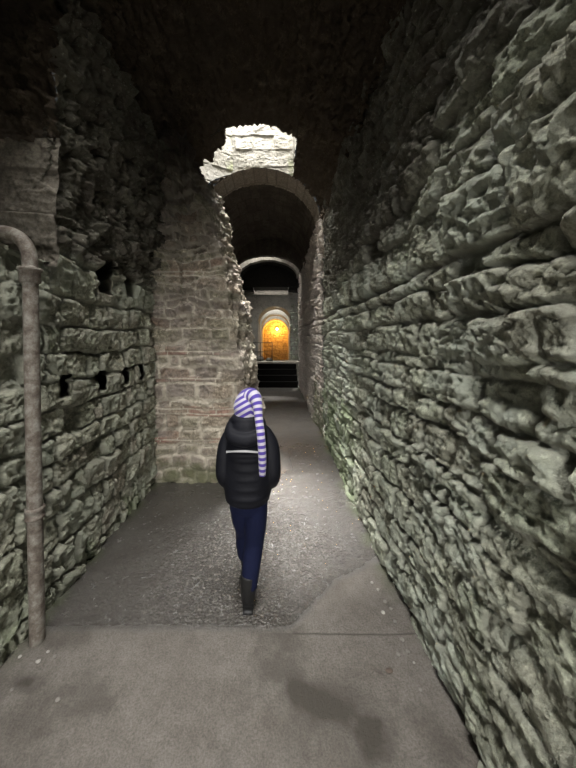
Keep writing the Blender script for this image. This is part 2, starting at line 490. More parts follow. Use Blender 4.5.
SB0, SB1 = 4.05, 5.05     # skylight shaft over the pier
SA = (-.80, .15, -1.1, 1.35)
slant = lambda D: -1.6 + np.clip((D - 4.72) / .33, 0, 1) * .82
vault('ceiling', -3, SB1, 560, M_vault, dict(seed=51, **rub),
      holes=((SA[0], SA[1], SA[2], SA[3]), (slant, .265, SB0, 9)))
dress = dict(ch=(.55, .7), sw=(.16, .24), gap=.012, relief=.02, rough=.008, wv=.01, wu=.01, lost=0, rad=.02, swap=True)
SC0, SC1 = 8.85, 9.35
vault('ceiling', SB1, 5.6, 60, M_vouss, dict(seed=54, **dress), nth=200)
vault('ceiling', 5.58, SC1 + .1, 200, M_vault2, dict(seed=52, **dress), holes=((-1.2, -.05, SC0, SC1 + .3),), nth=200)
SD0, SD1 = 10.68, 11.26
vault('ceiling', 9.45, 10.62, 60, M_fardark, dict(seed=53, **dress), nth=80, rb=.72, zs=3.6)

# ring face beyond the second skylight
def ring(name, d, ro, ri, mat, xc=XC, zs=ZS, ro_b=None, ri_b=None, depth=.2, n=48, t0=0., t1=1., seed=1, zs_i=None):
    ro_b = ro_b or ro; ri_b = ri_b or ri; zs_i = zs if zs_i is None else zs_i
    th = np.linspace(t0 * math.pi, t1 * math.pi, n)
    jit = .012 * noise3(th * 9, th * 0, th * 0, seed)
    prof = [(1, 0), (0, 0), (0, 1), (1, 1)]
    P = np.zeros((n, 5, 3))
    for k, (f, dd) in enumerate(prof + prof[:1]):
        P[:, k, 0] = xc + np.cos(th) * (ri + (ro - ri) * f + jit * (1 - f))
        P[:, k, 2] = (zs_i + (zs - zs_i) * f) + np.sin(th) * (ri_b + (ro_b - ri_b) * f + jit * (1 - f))
        P[:, k, 1] = d + dd * depth
    sid = np.repeat(np.floor(th / .16)[:, None] * .37 % 1, 5, 1)
    o = sheet(name, P, mat, dict(sid=sid, mort=sid * 0, moss=sid * 0))
    for p in o.data.polygons: p.use_smooth = False
    return props(o, kind='structure')
ring('trim_1', 9.42, RA + .05, .96, M_ring, ro_b=RB + .05, ri_b=.55, depth=.25)
ring('trim_2', 8.62, RA + .05, .97, M_vault2, ro_b=RB + .05, ri_b=.475, depth=.2, seed=4)

# ---- shafts
def wall_quad(name, p0, p1, ztop, mat, seed, norm, zbot=None, nu=120, nv=150, mas=None):
    """vertical shaft wall from plan point p0 to p1, its foot following the vault"""
    mas = mas or dict(ch=(.24, .34), sw=(.7, 1.4), gap=.012, relief=.018, rough=.006, lost=0, rad=.02)
    s, q = np.meshgrid(np.linspace(0, 1, nu), np.linspace(0, 1, nv), indexing='ij')
    x = p0[0] + (p1[0] - p0[0]) * s; y = p0[1] + (p1[1] - p0[1]) * s
    zb = ZS + RB * np.sqrt(np.clip(1 - ((x - XC) / RA) ** 2, 0, 1)) if zbot is None else zbot + x * 0
    z = zb + (ztop - zb) * q
    L = math.hypot(p1[0] - p0[0], p1[1] - p0[1])
    h, sid, mort = masonry(s * L, z, seed, **mas)
    n_ = np.array(norm, float)
    P = np.stack([x + h * n_[0], y + h * n_[1], z], -1)
    mo = sstep(.6, 1., s) * .6
    return props(sheet(name, P, mat, dict(sid=sid, mort=mort, moss=mo)), kind='structure')
ZT = 5.6
wall_quad('wall_skylight', (-.80, SB1), (.29, SB1), ZT, M_shaft, 61, (0, -1))
wall_quad('wall_skylight', (-1.42, 4.68), (-.77, SB1 + .02), ZT, M_shaft, 62, (.4, -.9))
wall_quad('wall_skylight', (-1.40, SB0 - .05), (-1.40, 4.75), ZT, M_shaft, 65, (1, 0), zbot=3.6)
wall_quad('wall_skylight', (.275, SB1 + .02), (.285, SB0 - .05), ZT, M_shaft, 63, (-1, 0))
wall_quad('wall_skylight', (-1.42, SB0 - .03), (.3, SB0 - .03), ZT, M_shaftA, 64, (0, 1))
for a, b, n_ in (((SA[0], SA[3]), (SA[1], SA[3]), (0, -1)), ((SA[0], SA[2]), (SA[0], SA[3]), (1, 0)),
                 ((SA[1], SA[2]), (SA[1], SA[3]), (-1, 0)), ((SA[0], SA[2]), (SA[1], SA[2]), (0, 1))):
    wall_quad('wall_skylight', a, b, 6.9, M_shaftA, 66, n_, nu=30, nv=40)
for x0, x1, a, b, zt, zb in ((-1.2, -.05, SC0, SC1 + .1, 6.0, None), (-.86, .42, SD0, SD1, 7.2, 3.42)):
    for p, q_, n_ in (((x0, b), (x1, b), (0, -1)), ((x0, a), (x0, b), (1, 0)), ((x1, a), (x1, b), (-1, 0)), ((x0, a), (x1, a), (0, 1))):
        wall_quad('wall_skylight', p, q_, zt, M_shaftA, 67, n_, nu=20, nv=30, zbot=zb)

# ---- the broken cross wall standing in from the left
yp = np.array([165, 178, 218, 237, 262, 290, 323, 378, 430, 484], float)
fx = np.array([186, 190, 210, 215, 222, 227, 233, 243, 246, 246], float)
yo = np.array([163, 185, 199, 220, 246, 265, 290, 323, 362, 386, 400, 430, 484], float)
ox = np.array([194, 206, 221, 227, 229, 237, 242, 249, 254, 256, 262, 263, 258], float)
v = np.linspace(-.05, 3.95, 520)
DF, DO, DB = 3.24, 3.85, 4.30
xf = np.interp(EYE - v, (yp - 340) * DF / 290, (fx - 277) * DF / 290)
xo = np.interp(EYE - v, (yo - 340) * DO / 290, (ox - 277) * DO / 290)
NA, NB, NCc, ND = 330, 110, 60, 40
Px, Py = [], []
for seg, n in (('f', NA), ('e', NB), ('c', NCc), ('b', ND)):
    s = np.linspace(0, 1, n, endpoint=False)[:, None]
    if seg == 'f': x = -1.45 + (xf + 1.45) * s; y = DF + 0 * s + 0 * xf
    elif seg == 'e': x = xf + (xo - xf) * s ** .9; y = DF + (DO - DF) * s + 0 * xf
    elif seg == 'c': x = xo + (-.06) * s; y = DO + (DB - DO) * s + 0 * xf
    else: x = (xo - .06) + (-1.45 - xo + .06) * s; y = DB + 0 * s + 0 * xf
    Px.append(np.broadcast_to(x, (n, len(v)))); Py.append(np.broadcast_to(y, (n, len(v))))
X = np.concatenate(Px); Y = np.concatenate(Py); Z = np.broadcast_to(v, X.shape)
h, sid, mort = masonry(X, Z, 71, ch=(.10, .19), sw=(.12, .34), gap=.045, relief=.05, rough=.02, wv=.05, wu=.05, lost=.06, rad=.05)
ht, st_, mt = masonry(X, Z, 72, ch=(.06, .15), sw=(.10, .40), gap=.05, relief=.055, rough=.03, wv=.09, wu=.09, lost=.08, rad=.03)
tp = sstep(1.35, 1.75, Z + .25 * fbm(X, Z, 0, 2, 3, 74))          # rougher torn rubble higher up
h = h * (1 - tp) + ht * tp; sid = np.where(tp > .5, st_, sid); mort = mort * (1 - tp) + mt * tp * .8
# bands of thin brick
hb, sb, mb = masonry(X, Z, 73, ch=(.045, .055), sw=(.22, .36), gap=.012, relief=.012, rough=.012, wv=.015, lost=.03, rad=.015)
band = np.zeros_like(Z)
zz = Z + .02 * fbm(X, Z, 0, 2, 2, 75)
for a, b in ((.45, .50), (.74, .85), (1.12, 1.17), (1.42, 1.47), (2.3, 2.4)):
    band = np.maximum(band, sstep(a, a + .01, zz) * (1 - sstep(b, b + .01, zz)))
h = h * (1 - band) + hb * band; mort = np.maximum(mort * (1 - band), mb * band)
ckx = -1.45 + np.interp(Z, [1.9, 2.2, 2.5, 2.8, 3.2], [.40, .36, .39, .34, .36]) + .03 * fbm(X * 0, Z, 0, 6, 3, 88)
h -= .05 * np.exp(-((X - ckx) / .012) ** 2) * sstep(1.9, 2.0, Z)
rag = sstep(NA * .78, NA * 1.02, np.arange(X.shape[0]))[:, None] * np.ones_like(X)   # towards the torn end
hj = .08 * fbm(X, Y * 1.0, Z, 4.5, 4, 81) + .05 * fbm(X, Y, Z, 12, 3, 82) + .035 * facet(Y + .6 * X, Z, 8, 83) + .02 * facet(Y + .6 * X, Z, 19, 84)
smear = 1 - sstep(.25, .55, Z)
h = h * (1 - .6 * smear) + .01 * fbm(X, Z, 0, 7, 3, 85) * smear
h = h * (1 + .5 * sstep(1.5, 2.6, Z))
nx = np.zeros_like(X); ny = -np.ones_like(X)
i0 = np.arange(X.shape[0])
ang = np.interp(i0, [0, NA * .93, NA + NB * .4, NA + NB, NA + NB + NCc, NA + NB + NCc + 5, X.shape[0]], [-90, -90, -35, 0, 10, 90, 90]) * math.pi / 180
nx = np.cos(ang)[:, None] * np.ones_like(X); ny = np.sin(ang)[:, None] * np.ones_like(X)
disp = h * (1 - rag) + hj * rag * (.35 + .65 * sstep(.3, .9, Z))
P = np.stack([X + nx * disp, Y + ny * disp, Z + rag * .03 * fbm(X, Y, Z, 9, 3, 86)], -1)
bk = np.clip(1. * band * (1 - mort) * sstep(-.2, .35, fbm(X, Z, 0, 4.5, 4, 87)), 0, 1) * .8 * (1 - rag) * (1 - sstep(1.5, 2.2, Z) * .7)
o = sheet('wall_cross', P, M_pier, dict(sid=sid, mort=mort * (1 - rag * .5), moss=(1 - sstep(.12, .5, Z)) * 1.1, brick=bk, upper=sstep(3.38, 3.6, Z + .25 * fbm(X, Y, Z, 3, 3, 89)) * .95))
props(o, kind='structure')

# ---- floor
u = np.concatenate([np.linspace(-3, .9, 30), np.geomspace(.92, 10.4, 900)])
x = np.linspace(-1.5, .9, 480)
U, X = np.meshgrid(u, x, indexing='ij')
nz = fbm(X, U, 0, 1.6, 4, 91)
edge = 1.585 + np.interp(X, [-1.3, .08, .2, .3, .45, .73, 1], [0, 0, .10, .22, .34, .50, .6])
wet = sstep(-.02, .05, U - edge + .045 * fbm(X, U, 0, 5, 4, 92) * sstep(.05, .2, X) + .012 * fbm(X, U, 0, 12, 3, 93))
dry2 = sstep(.12, .5, fbm(X, U, 0, 1.1, 3, 99)) * sstep(2.6, 4., U)
wet = wet * (1 - .75 * sstep(4.2, 5.6, U)) * (1 - .5 * dry2)
def blob(px, py, rx, ry, s):
    d = 290 * EYE / (py - 340); xx = (px - 277) * d / 290
    return s * np.exp(-(((X - xx) / rx) ** 2 + ((U - d) / ry) ** 2)) * (.6 + .7 * fbm(X, U, 0, 7, 3, 95))
stain = blob(330, 715, .19, .13, 1.2) + blob(285, 692, .14, .05, .9) + blob(365, 745, .10, .08, .5) + blob(20, 682, .10, .035, .9) + blob(60, 640, .13, .05, .9) + blob(380, 672, .012, .01, .8)
stain += .55 * sstep(.0, .45, fbm(X, U, 0, 3.4, 5, 97, .62)) * (U < edge)
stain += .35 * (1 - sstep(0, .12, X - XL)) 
stain = np.clip(stain, 0, 1)
gravel = wet * np.exp(-(((X + .30) / .55) ** 2 + ((U - 2.3) / .62) ** 2)) * (.9 + .8 * fbm(X, U, 0, 2.6, 4, 101))
gravel = np.clip(gravel * 1.2 + .08 * wet, 0, 1)
z = .006 * nz + .0022 * fbm(X, U, 0, 14, 4, 96) + gravel * .009 * fbm(X, U, 0, 32, 3, 98)
crk = np.abs(U - 1.583 - .012 * fbm(X, U * 0, 0, 3, 3, 94))
crl = np.exp(-(crk / .005) ** 2) * sstep(-.05, .15, X + .25 * fbm(X, U * 0, 0, 4, 2, 105))
z -= .004 * crl
stain = np.clip(stain + .8 * crl, 0, 1)
mossf = np.clip((1 - sstep(.0, .10, X - XL)) * .5 + (1 - sstep(0, .12, XR - X)) * .7 * sstep(1.6, 2.2, U), 0, 1) * sstep(-.3, .4, fbm(X, U, 0, 6, 3, 102))
P = np.stack([X, U, z], -1)
props(sheet('floor', P, M_floor, dict(wet=wet, gravel=gravel, stain=stain, moss=mossf), flip=True), kind='structure')

# ---- steps up at the far end, landing, the end wall with its archway and the lit tunnel
st = Bag()
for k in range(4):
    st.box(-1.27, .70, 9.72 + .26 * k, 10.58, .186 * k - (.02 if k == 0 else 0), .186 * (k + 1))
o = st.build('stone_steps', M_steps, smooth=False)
props(o, 'flight of dark stone steps across the far end of the passage, below the lit archway', 'steps')
b = Bag(); b.box(-1.4, .8, 10.6, 11.45, .3, .80); b.box(-1.29, .72, 10.43, 11.4, .745, .805)
props(b.build('floor_landing', M_ring, smooth=False), kind='structure')

TX, TR = -.075, .665      # tunnel axis and half width
def arch_wall(name, d, depth, x0, x1, z0, z1, xc, r, zsp, mat, n=24):
    """a wall slab with an arched opening"""
    inner = [(xc + r, z0)] + [(xc + r * math.cos(math.pi * i / n), zsp + r * math.sin(math.pi * i / n)) for i in range(n + 1)] + [(xc - r, z0)]
    outer = [(x1, z0)]
    for i in range(n + 1):
        a = math.pi * i / n
        c, s_ = math.cos(a), math.sin(a)
        k = 1e9
        if c > 1e-6: k = min(k, (x1 - xc) / c)
        if c < -1e-6: k = min(k, (x0 - xc) / c)
        if s_ > 1e-6: k = min(k, (z1 - zsp) / s_)
        outer.append((xc + k * c, zsp + k * s_))
    outer.append((x0, z0))
    m_ = len(inner); V = []; F = []
    for y in (d, d + depth):
        for p in outer: V.append((p[0], y, p[1]))
        for p in inner: V.append((p[0], y, p[1]))
    o2 = 2 * m_
    for i in range(m_ - 1):
        F.append((i, i + 1, m_ + i + 1, m_ + i))
        F.append((o2 + i + 1, o2 + i, o2 + m_ + i, o2 + m_ + i + 1))
        F.append((m_ + i, m_ + i + 1, o2 + m_ + i + 1, o2 + m_ + i))
        F.append((i + 1, i, o2 + i, o2 + i + 1))
    o = py(name, V, F, mat, smooth=False)
    return props(o, kind='structure')
arch_wall('wall_far', 11.3, .35, -1.4, .82, .0, 3.45, TX, TR, 2.26, M_far)
b = Bag(); b.box(-1.3, .6, 11.16, 11.4, 3.34, 3.44)
props(b.build('trim_3', M_ring, smooth=False), kind='structure')
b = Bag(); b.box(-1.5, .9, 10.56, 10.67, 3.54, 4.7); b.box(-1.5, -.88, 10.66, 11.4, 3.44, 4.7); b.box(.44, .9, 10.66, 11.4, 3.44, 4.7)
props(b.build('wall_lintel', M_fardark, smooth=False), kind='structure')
def tunnel(name, d0, d1, r, zsp, mat, n=20, seed=5):
    prof = [(TX + r, .2), (TX + r, 1.0)] + [(TX + r * math.cos(math.pi * i / n), zsp + r * math.sin(math.pi * i / n)) for i in range(n + 1)] + [(TX - r, 1.0), (TX - r, .2)]
    d = np.linspace(d0, d1, 14)
    P = np.array([[(p[0], y, p[1]) for p in prof] for y in d])
    P[..., 0] += .02 * noise3(P[..., 0] * 4, P[..., 1] * 4, P[..., 2] * 4, seed)
    P[..., 2] += .02 * noise3(P[..., 0] * 4, P[..., 1] * 4, P[..., 2] * 4, seed + 1)
    sid = .5 + .5 * noise3(P[..., 0] * 5, P[..., 1] * 5, P[..., 2] * 5, seed + 2)
    return props(sheet(name, P, mat, dict(sid=sid, mort=sid * 0, moss=sid * 0)), kind='structure')
tunnel('ceiling_tunnel', 11.6, 12.6, .655, 2.27, M_far)
arch_wall('wall_tunnel', 13.0, .3, -1.2, 1.0, .2, 3.6, TX, .655, 2.13, M_far)
tunnel('ceiling_tunnel', 13.25, 14.0, .65, 2.13, M_far, seed=8)
arch_wall('wall_tunnel', 14.35, .3, -1.2, 1.0, .2, 3.6, TX, .645, 2.02, M_far)
tunnel('ceiling_tunnel', 14.6, 15.9, .65, 1.97, M_yellow, seed=11)
b = Bag()
for y0, y1 in ((12.58, 13.02), (13.98, 14.37)):
    b.box(-1.25, -.74, y0, y1, .2, 3.6); b.box(.59, 1.1, y0, y1, .2, 3.6)
b.box(-1.3, 1.1, 11.5, 16, .1, .25)
props(b.build('floor_tunnel', M_far, smooth=False), kind='structure')
patch('wall_back', (-.9, 15.8, .15), (1.7, 0, 0), (0, 0, 2.9), 150, 220, M_yellow,
      dict(seed=95, ch=(.16, .24), sw=(.22, .45), gap=.01, relief=.02, rough=.015, lost=.05), (0, -1, 0))

arch_wall('wall_fill_arch', -3.3, .4, -1.5, .9, .0, 4.8, XC, .9, 1.25, M_left)  # unseen arch wall, added to clip the fill light from behind
# rough masonry beside the archway on the right
patch('wall_far_side', (.50, 11.28, .75), (.32, 0, 0), (0, 0, 2.5), 50, 200, M_right,
      dict(seed=97, ch=(.14, .2), sw=(.12, .25), gap=.05, relief=.06, rough=.03, lost=.05), (0, -1, 0))

# ------------------------------------------------------------------ warm lamp in the tunnel
def emis(name, col, s):
    m, t, b = nt(name)
    b.inputs['Emission Color'].default_value = (*col, 1); b.inputs['Emission Strength'].default_value = s
    b.inputs['Base Color'].default_value = (*col, 1)
    return m
M_bulb = emis('warm bulb', (1., .72, .32), 30)
M_dark_metal = plain('dark lamp metal', (.06, .055, .05), .5, metal=.6)
lamp = bpy.data.objects.new('wall_lamp', None); COL.objects.link(lamp)
lamp.location = (.0, 15.62, 2.22)
props(lamp, 'warm glowing lamp high on the ochre wall at the end of the tunnel', 'lamp')
b = Bag(); b.box(-.04, .04, .06, .17, -.05, .05); b.tube([(0, .07, 0), (0, 0, .03), (0, -.04, .02)], [.012, .012, .012]); b.build('bracket', M_dark_metal, lamp)
b = Bag(); b.ball((0, -.05, -.03), (.05, .05, .06)); b.build('bulb', M_bulb, lamp)

# iron rail and loose stones on the landing
M_iron = plain('dull iron', (.10, .095, .09), .55, metal=.5)
r_ = bpy.data.objects.new('iron_railing', None); COL.objects.link(r_); r_.location = (-.60, 10.75, .80)
props(r_, 'thin iron railing on the left of the landing in front of the lit archway', 'railing')
for xx in (-.48, -.02, .42):
    b = Bag(); b.tube([(xx, 0, 0), (xx, 0, .72)], [.014, .014], sub=2); b.build('post', M_iron, r_)
for zz_ in (.36, .70):
    b = Bag(); b.tube([(-.6, 0, zz_), (.42, 0, zz_)], [.012, .012], sub=2); b.build('rail', M_iron, r_)

def lump(name, loc, r, seed, mat, sub=3):
    bm = Bag(); bm.ball((0, 0, 0), r, 18, 12)
    V = np.array(bm.V)
    k = 1 + .28 * fbm(V[:, 0] / r[0] + seed, V[:, 1] / r[1], V[:, 2] / r[2], 1.1, 3, seed)
    V = V * k[:, None]
    V[:, 2] = np.maximum(V[:, 2], -r[2] * .55)
    V[:, 2] += r[2] * .55
    o = py(name, V, bm.F, mat)
    o.location = loc
    return o
M_block = plain('grey rubble block', (.22, .21, .18), .85, bump=.8, scale=12)
for (x_, y_, s_, lb) in ((-.68, 11.08, .13, 'largest grey stone block lying on the landing left of the lit archway'),
                         (-.30, 10.96, .09, 'small grey stone block lying on the landing nearest the archway opening'),
                         (-1.06, 10.98, .11, 'grey stone block on the landing furthest left, half behind the broken wall')):
    props(lump('stone_block', (x_, y_, .80), (s_ * 1.3, s_, s_), int(s_ * 100), M_block), lb, 'stone', 'stone blocks on the landing')

# ------------------------------------------------------------------ pebbles and chips on the floor
M_peb = plain('pale chip', (.42, .40, .36), .8, bump=.6, scale=60)
M_peb3 = plain('grey chip', (.24, .225, .20), .85, bump=.6, scale=60)
M_peb2 = plain('brown chip', (.13, .10, .08), .8, bump=.6, scale=60)
def floor_pt(px, py_):
    d = 290 * EYE / (py_ - 340); return ((px - 277) * d / 290, d)
right_chips = [(378, 590), (385, 602), (391, 609), (383, 613), (395, 622), (402, 640), (414, 663), (420, 690), (408, 652), (372, 583), (398, 655)]
for i, (px, py_) in enumerate(right_chips):
    x_, d_ = floor_pt(px, py_); r = random.uniform(.005, .010)
    o = lump('pebble', (x_, d_, .0), (r * 1.2, r, r * .8), 100 + i, (M_peb, M_peb3, M_peb3)[i % 3])
    props(o, 'tiny pale stone chip lying on the concrete along the foot of the right wall', 'pebble', 'stone chips along the right wall')
left_chips = [(48, 652), (55, 657), (20, 657), (58, 700), (38, 662), (12, 690)]
for i, (px, py_) in enumerate(left_chips):
    x_, d_ = floor_pt(px, py_); r = random.uniform(.006, .011)
    o = lump('pebble', (x_, d_, .0), (r * 1.2, r, r * .7), 140 + i, (M_peb, M_peb3)[i % 2])
    props(o, 'tiny pale stone chip lying on the floor near the foot of the rusty pipe', 'pebble', 'stone chips near the pipe')
x_, d_ = floor_pt(389, 671)
props(lump('leaf_scrap', (x_, d_, .0), (.018, .011, .005), 160, M_peb2), 'small dark brown scrap lying on the dry concrete near the right wall', 'scrap')

# ------------------------------------------------------------------ the pipe on the left wall
def pipe_mat():
    m, t, b = nt('rust and flaking paint')
    pos = N(t, 'ShaderNodeTexCoord').outputs['Object']
    c = ramp(t, noise(t, 22, 8, .7, pos), [(.32, (.075, .055, .042)), (.48, (.16, .135, .11)), (.62, (.27, .255, .22)), (.75, (.36, .35, .31))])
    t.links.new(c, b.inputs['Base Color']); b.inputs['Roughness'].default_value = .7
    bp = N(t, 'ShaderNodeBump'); bp.inputs['Strength'].default_value = .5; bp.inputs['Distance'].default_value = .004
    t.links.new(noise(t, 60, 6, .7, pos), bp.inputs['Height']); t.links.new(bp.outputs[0], b.inputs['Normal'])
    return m
M_pipe = pipe_mat()
pp = bpy.data.objects.new('drain_pipe', None); COL.objects.link(pp); pp.location = (-1.275, 1.545, 0)
props(pp, 'rusty grey upright pipe on the left wall bending into the dark opening', 'pipe')
b = Bag(); b.tube([(0, 0, -.03), (-.004, -.018, .9), (-.008, -.036, 1.9), (-.009, -.037, 1.93)], [.035, .034, .034, .034], n=24, sub=10); b.build('shaft', M_pipe, pp)
b = Bag(); b.tube([(-.009, -.037, 1.90), (-.009, -.037, 2.0), (-.018, -.037, 2.06), (-.048, -.036, 2.115), (-.10, -.034, 2.15), (-.18, -.03, 2.165), (-.42, -.02, 2.17)],
                  [.034, .034, .034, .034, .034, .034, .034], n=24, sub=8); b.build('elbow', M_pipe, pp)
b = Bag()
b.loft([((-.009, -.037, z_), (r, 0, 0), (0, r, 0)) for z_, r in ((1.895, .036), (1.90, .045), (1.955, .045), (1.958, .052), (1.972, .053), (1.976, .037))], 28)
b.build('coupling', M_pipe, pp)
b = Bag()
b.loft([((-.003, -.013, z_), (r, 0, 0), (0, r, 0)) for z_, r in ((.655, .036), (.66, .043), (.672, .044), (.676, .039), (.70, .039), (.704, .044), (.716, .043), (.72, .036))], 28)
b.box(-.055, -.005, -.02, .0, .67, .71)
b.build('clamp', M_pipe, pp)

# ------------------------------------------------------------------ the walking child
M_jacket = plain('black padded nylon', (.0055, .006, .0095), .65, var=.3, scale=14, bump=.35, spec=.22)
M_trous = plain('navy trousers', (.006, .009, .034), .85, var=.3, scale=20, bump=.3, spec=.2)
M_boot = plain('black rubber', (.012, .012, .012), .5, var=.2, scale=20, spec=.35)
M_skin = plain('skin', (.60, .40, .31), .5, var=.06, scale=20)
M_hair = plain('dark hair', (.035, .022, .015), .6, var=.4, scale=60)
M_strip = plain('grey reflective tape', (.72, .72, .74), .35, var=.05, scale=40)
def hat_mat():
    m, t, b = nt('purple and white knit')
    a = attr(t, 'stripe')
    c = ramp(t, math_(t, 'FRACT', a), [(.0, (.075, .045, .30)), (.48, (.075, .045, .30)), (.53, (.52, .50, .57)), (.96, (.52, .50, .57)), (1., (.075, .045, .30))])
    t.links.new(c, b.inputs['Base Color']); b.inputs['Roughness'].default_value = .9
    b.inputs['Sheen Weight'].default_value = .2
    bp = N(t, 'ShaderNodeBump'); bp.inputs['Strength'].default_value = .5; bp.inputs['Distance'].default_value = .004
    pos = N(t, 'ShaderNodeTexCoord').outputs['Object']
    t.links.new(noise(t, 160, 3, .5, pos), bp.inputs['Height']); t.links.new(bp.outputs[0], b.inputs['Normal'])
    return m
M_hat = hat_mat()
PX, PY = -.175, 1.76

# body: one continuous figure, facing away (+y), hands in the jacket pockets
B = Bag()
B.ell([(.60, .0, 0, .07, .06), (.66, .0, 0, .105, .075), (.74, .0, 0, .10, .07), (.84, .0, 0, .095, .065), (.96, .005, 0, .11, .07), (1.04, .005, 0, .115, .065), (1.09, .005, 0, .09, .05), (1.115, .003, .005, .045, .04), (1.19, .0, .015, .04, .04)])
B.ball((-.005, .03, 1.235), (.068, .083, .095))                      # head
B.ball((-.005, .075, 1.185), (.042, .04, .04))                       # jaw
B.ball((-.005, .113, 1.225), (.011, .017, .018), 10, 8)              # nose
B.ball((-.005, .103, 1.195), (.020, .010, .007), 10, 8)              # lips
for s in (-1, 1):
    B.ball((-.005 + s * .069, .025, 1.225), (.010, .018, .026), 10, 8)   # ears
    B.ball((-.005 + s * .027, .098, 1.25), (.012, .012, .009), 10, 8)    # eyes
    # arm: shoulder, elbow out and back, forearm forward into the pocket
    B.tube([(s * .10, 0, 1.06), (s * .13, -.01, .96), (s * .142, -.015, .85), (s * .13, .05, .77), (s * .105, .115, .745)], [.04, .036, .030, .027, .022], 12)
    B.ball((s * .085, .128, .735), (.032, .016, .027), 10, 8)           # palm
    for f in range(4):                                                 # fingers, folded in the pocket
        ff = (.040, .045, .042, .034)[f]
        B.tube([(s * .07, .132, .755 - .013 * f), (s * (.07 - ff * .6), .139, .752 - .013 * f), (s * (.07 - ff), .130, .748 - .013 * f)], [.0075, .007, .006], 8, 3)
    B.tube([(s * .095, .125, .76), (s * .075, .138, .775), (s * .058, .14, .775)], [.009, .008, .007], 8, 3)
# legs: right one carries the weight, left one swings ahead
B.tube([(.045, 0, .66), (.040, .0, .50), (.032, .02, .36), (.018, -.01, .22), (.006, -.03, .07)], [.068, .058, .046, .044, .032], 14)
B.tube([(-.050, 0, .66), (-.048, .06, .50), (-.042, .14, .37), (-.045, .17, .22), (-.045, .24, .11)], [.068, .058, .046, .044, .032], 14)
B.tube([(.006, -.045, .045), (.004, .03, .04), (.0, .12, .028)], [.03, .032, .022], 10)
B.tube([(-.040, .235, .08), (-.040, .29, .065), (-.040, .36, .055)], [.022, .026, .018], 10)
person = B.build('person', M_skin)
baked(person, [('REMESH', dict(mode='VOXEL', voxel_size=.007)), ('SMOOTH', dict(factor=.5, iterations=3))])
person.location = (PX, PY, 0); person.scale = (.985, .985, .978)
props(person, 'child seen from behind in black padded jacket and striped hat, walking away', 'person')

# hair under the hat
b = Bag(); b.ball((-.006, .015, 1.225), (.077, .082, .085), 18, 12)
o = b.build('hair', M_hair, person)
V = o.data.vertices
for w in V:
    if w.co.y > .07 and w.co.z < 1.25: w.co.y = .07
# jacket
J = Bag()
J.ell([(.640, -.003, 0, .118, .098), (.655, -.003, 0, .134, .108), (.70, -.002, 0, .142, .112), (.76, .0, 0, .152, .115), (.82, 0, 0, .156, .115), (.90, 0, 0, .156, .112), (.98, 0, 0, .152, .105),
       (1.04, 0, 0, .142, .092), (1.085, 0, 0, .118, .078), (1.115, .0, .0, .088, .066), (1.14, .0, .01, .068, .062), (1.165, .0, .015, .060, .060)], 40)
for s, ex in ((-1, .0), (1, .006)):
    J.tube([(s * .05, 0, 1.09), (s * .095, 0, 1.065), (s * (.130 + ex), -.008, .99), (s * (.142 + ex), -.016, .90), (s * (.145 + ex), -.014, .81), (s * (.132 + ex), .045, .74), (s * .105, .115, .725)],
           [.03, .045, .051, .052, .050, .046, .040], 18)
for k in range(6):                                                    # padded baffles round the trunk
    z_ = .70 + k * .058
    J.ell([(z_ - .026, 0, 0, .128, .100), (z_ - .012, 0, 0, .140, .117), (z_, 0, 0, .142, .120), (z_ + .012, 0, 0, .140, .117), (z_ + .026, 0, 0, .128, .100)], 40)
jacket = J.build('jacket', M_jacket, person)
baked(jacket, [('REMESH', dict(mode='VOXEL', voxel_size=.006)), ('SMOOTH', dict(factor=.5, iterations=4))])
# hood hanging on the upper back
Hd = Bag()
Hd.tube([(-.085, .0, 1.14), (-.095, -.065, 1.10), (-.075, -.112, 1.072), (-.005, -.130, 1.060), (.058, -.112, 1.072), (.080, -.065, 1.10), (.074, .0, 1.14)], [.03, .038, .040, .042, .040, .038, .03], 16)
Hd.ball((-.008, -.075, 1.11), (.082, .055, .062))
Hd.tube([(-.075, .02, 1.16), (-.07, -.055, 1.155), (-.01, -.085, 1.15), (.058, -.055, 1.155), (.065, .02, 1.16)], [.022, .026, .028, .026, .022], 14)
hood = Hd.build('hood', M_jacket, jacket)
baked(hood, [('REMESH', dict(mode='VOXEL', voxel_size=.006)), ('SMOOTH', dict(factor=.5, iterations=5))])
# reflective strip across the back, laid on the cloth
me = jacket.data
bvh = BVHTree.FromPolygons([w.co.copy() for w in me.vertices], [tuple(p.vertices) for p in me.polygons])
V = []; F = []
xs = np.linspace(-.124, .088, 40)
for i, xx in enumerate(xs):
    for zz_ in (.986, .998):
        zz_ -= .020 * ((xx + .01) / .1) ** 2
        hit = bvh.ray_cast(Vector((xx, -.6, zz_)), Vector((0, 1, 0)))
        y_ = hit[0].y if hit[0] is not None else -.1
        V += [(xx, y_ - .003, zz_), (xx, y_ + .003, zz_)]
for i in range(len(xs) - 1):
    a, c = i * 4, (i + 1) * 4
    F += [(a, c, c + 2, a + 2), (a + 2, c + 2, c + 3, a + 3), (a + 1, a, a + 2 + 1, a + 3) if False else (a, a + 1, c + 1, c)]
o = py('reflective_strip', V, F, M_strip, jacket, smooth=False)
o['label'] = 'pale reflective strip across the back'
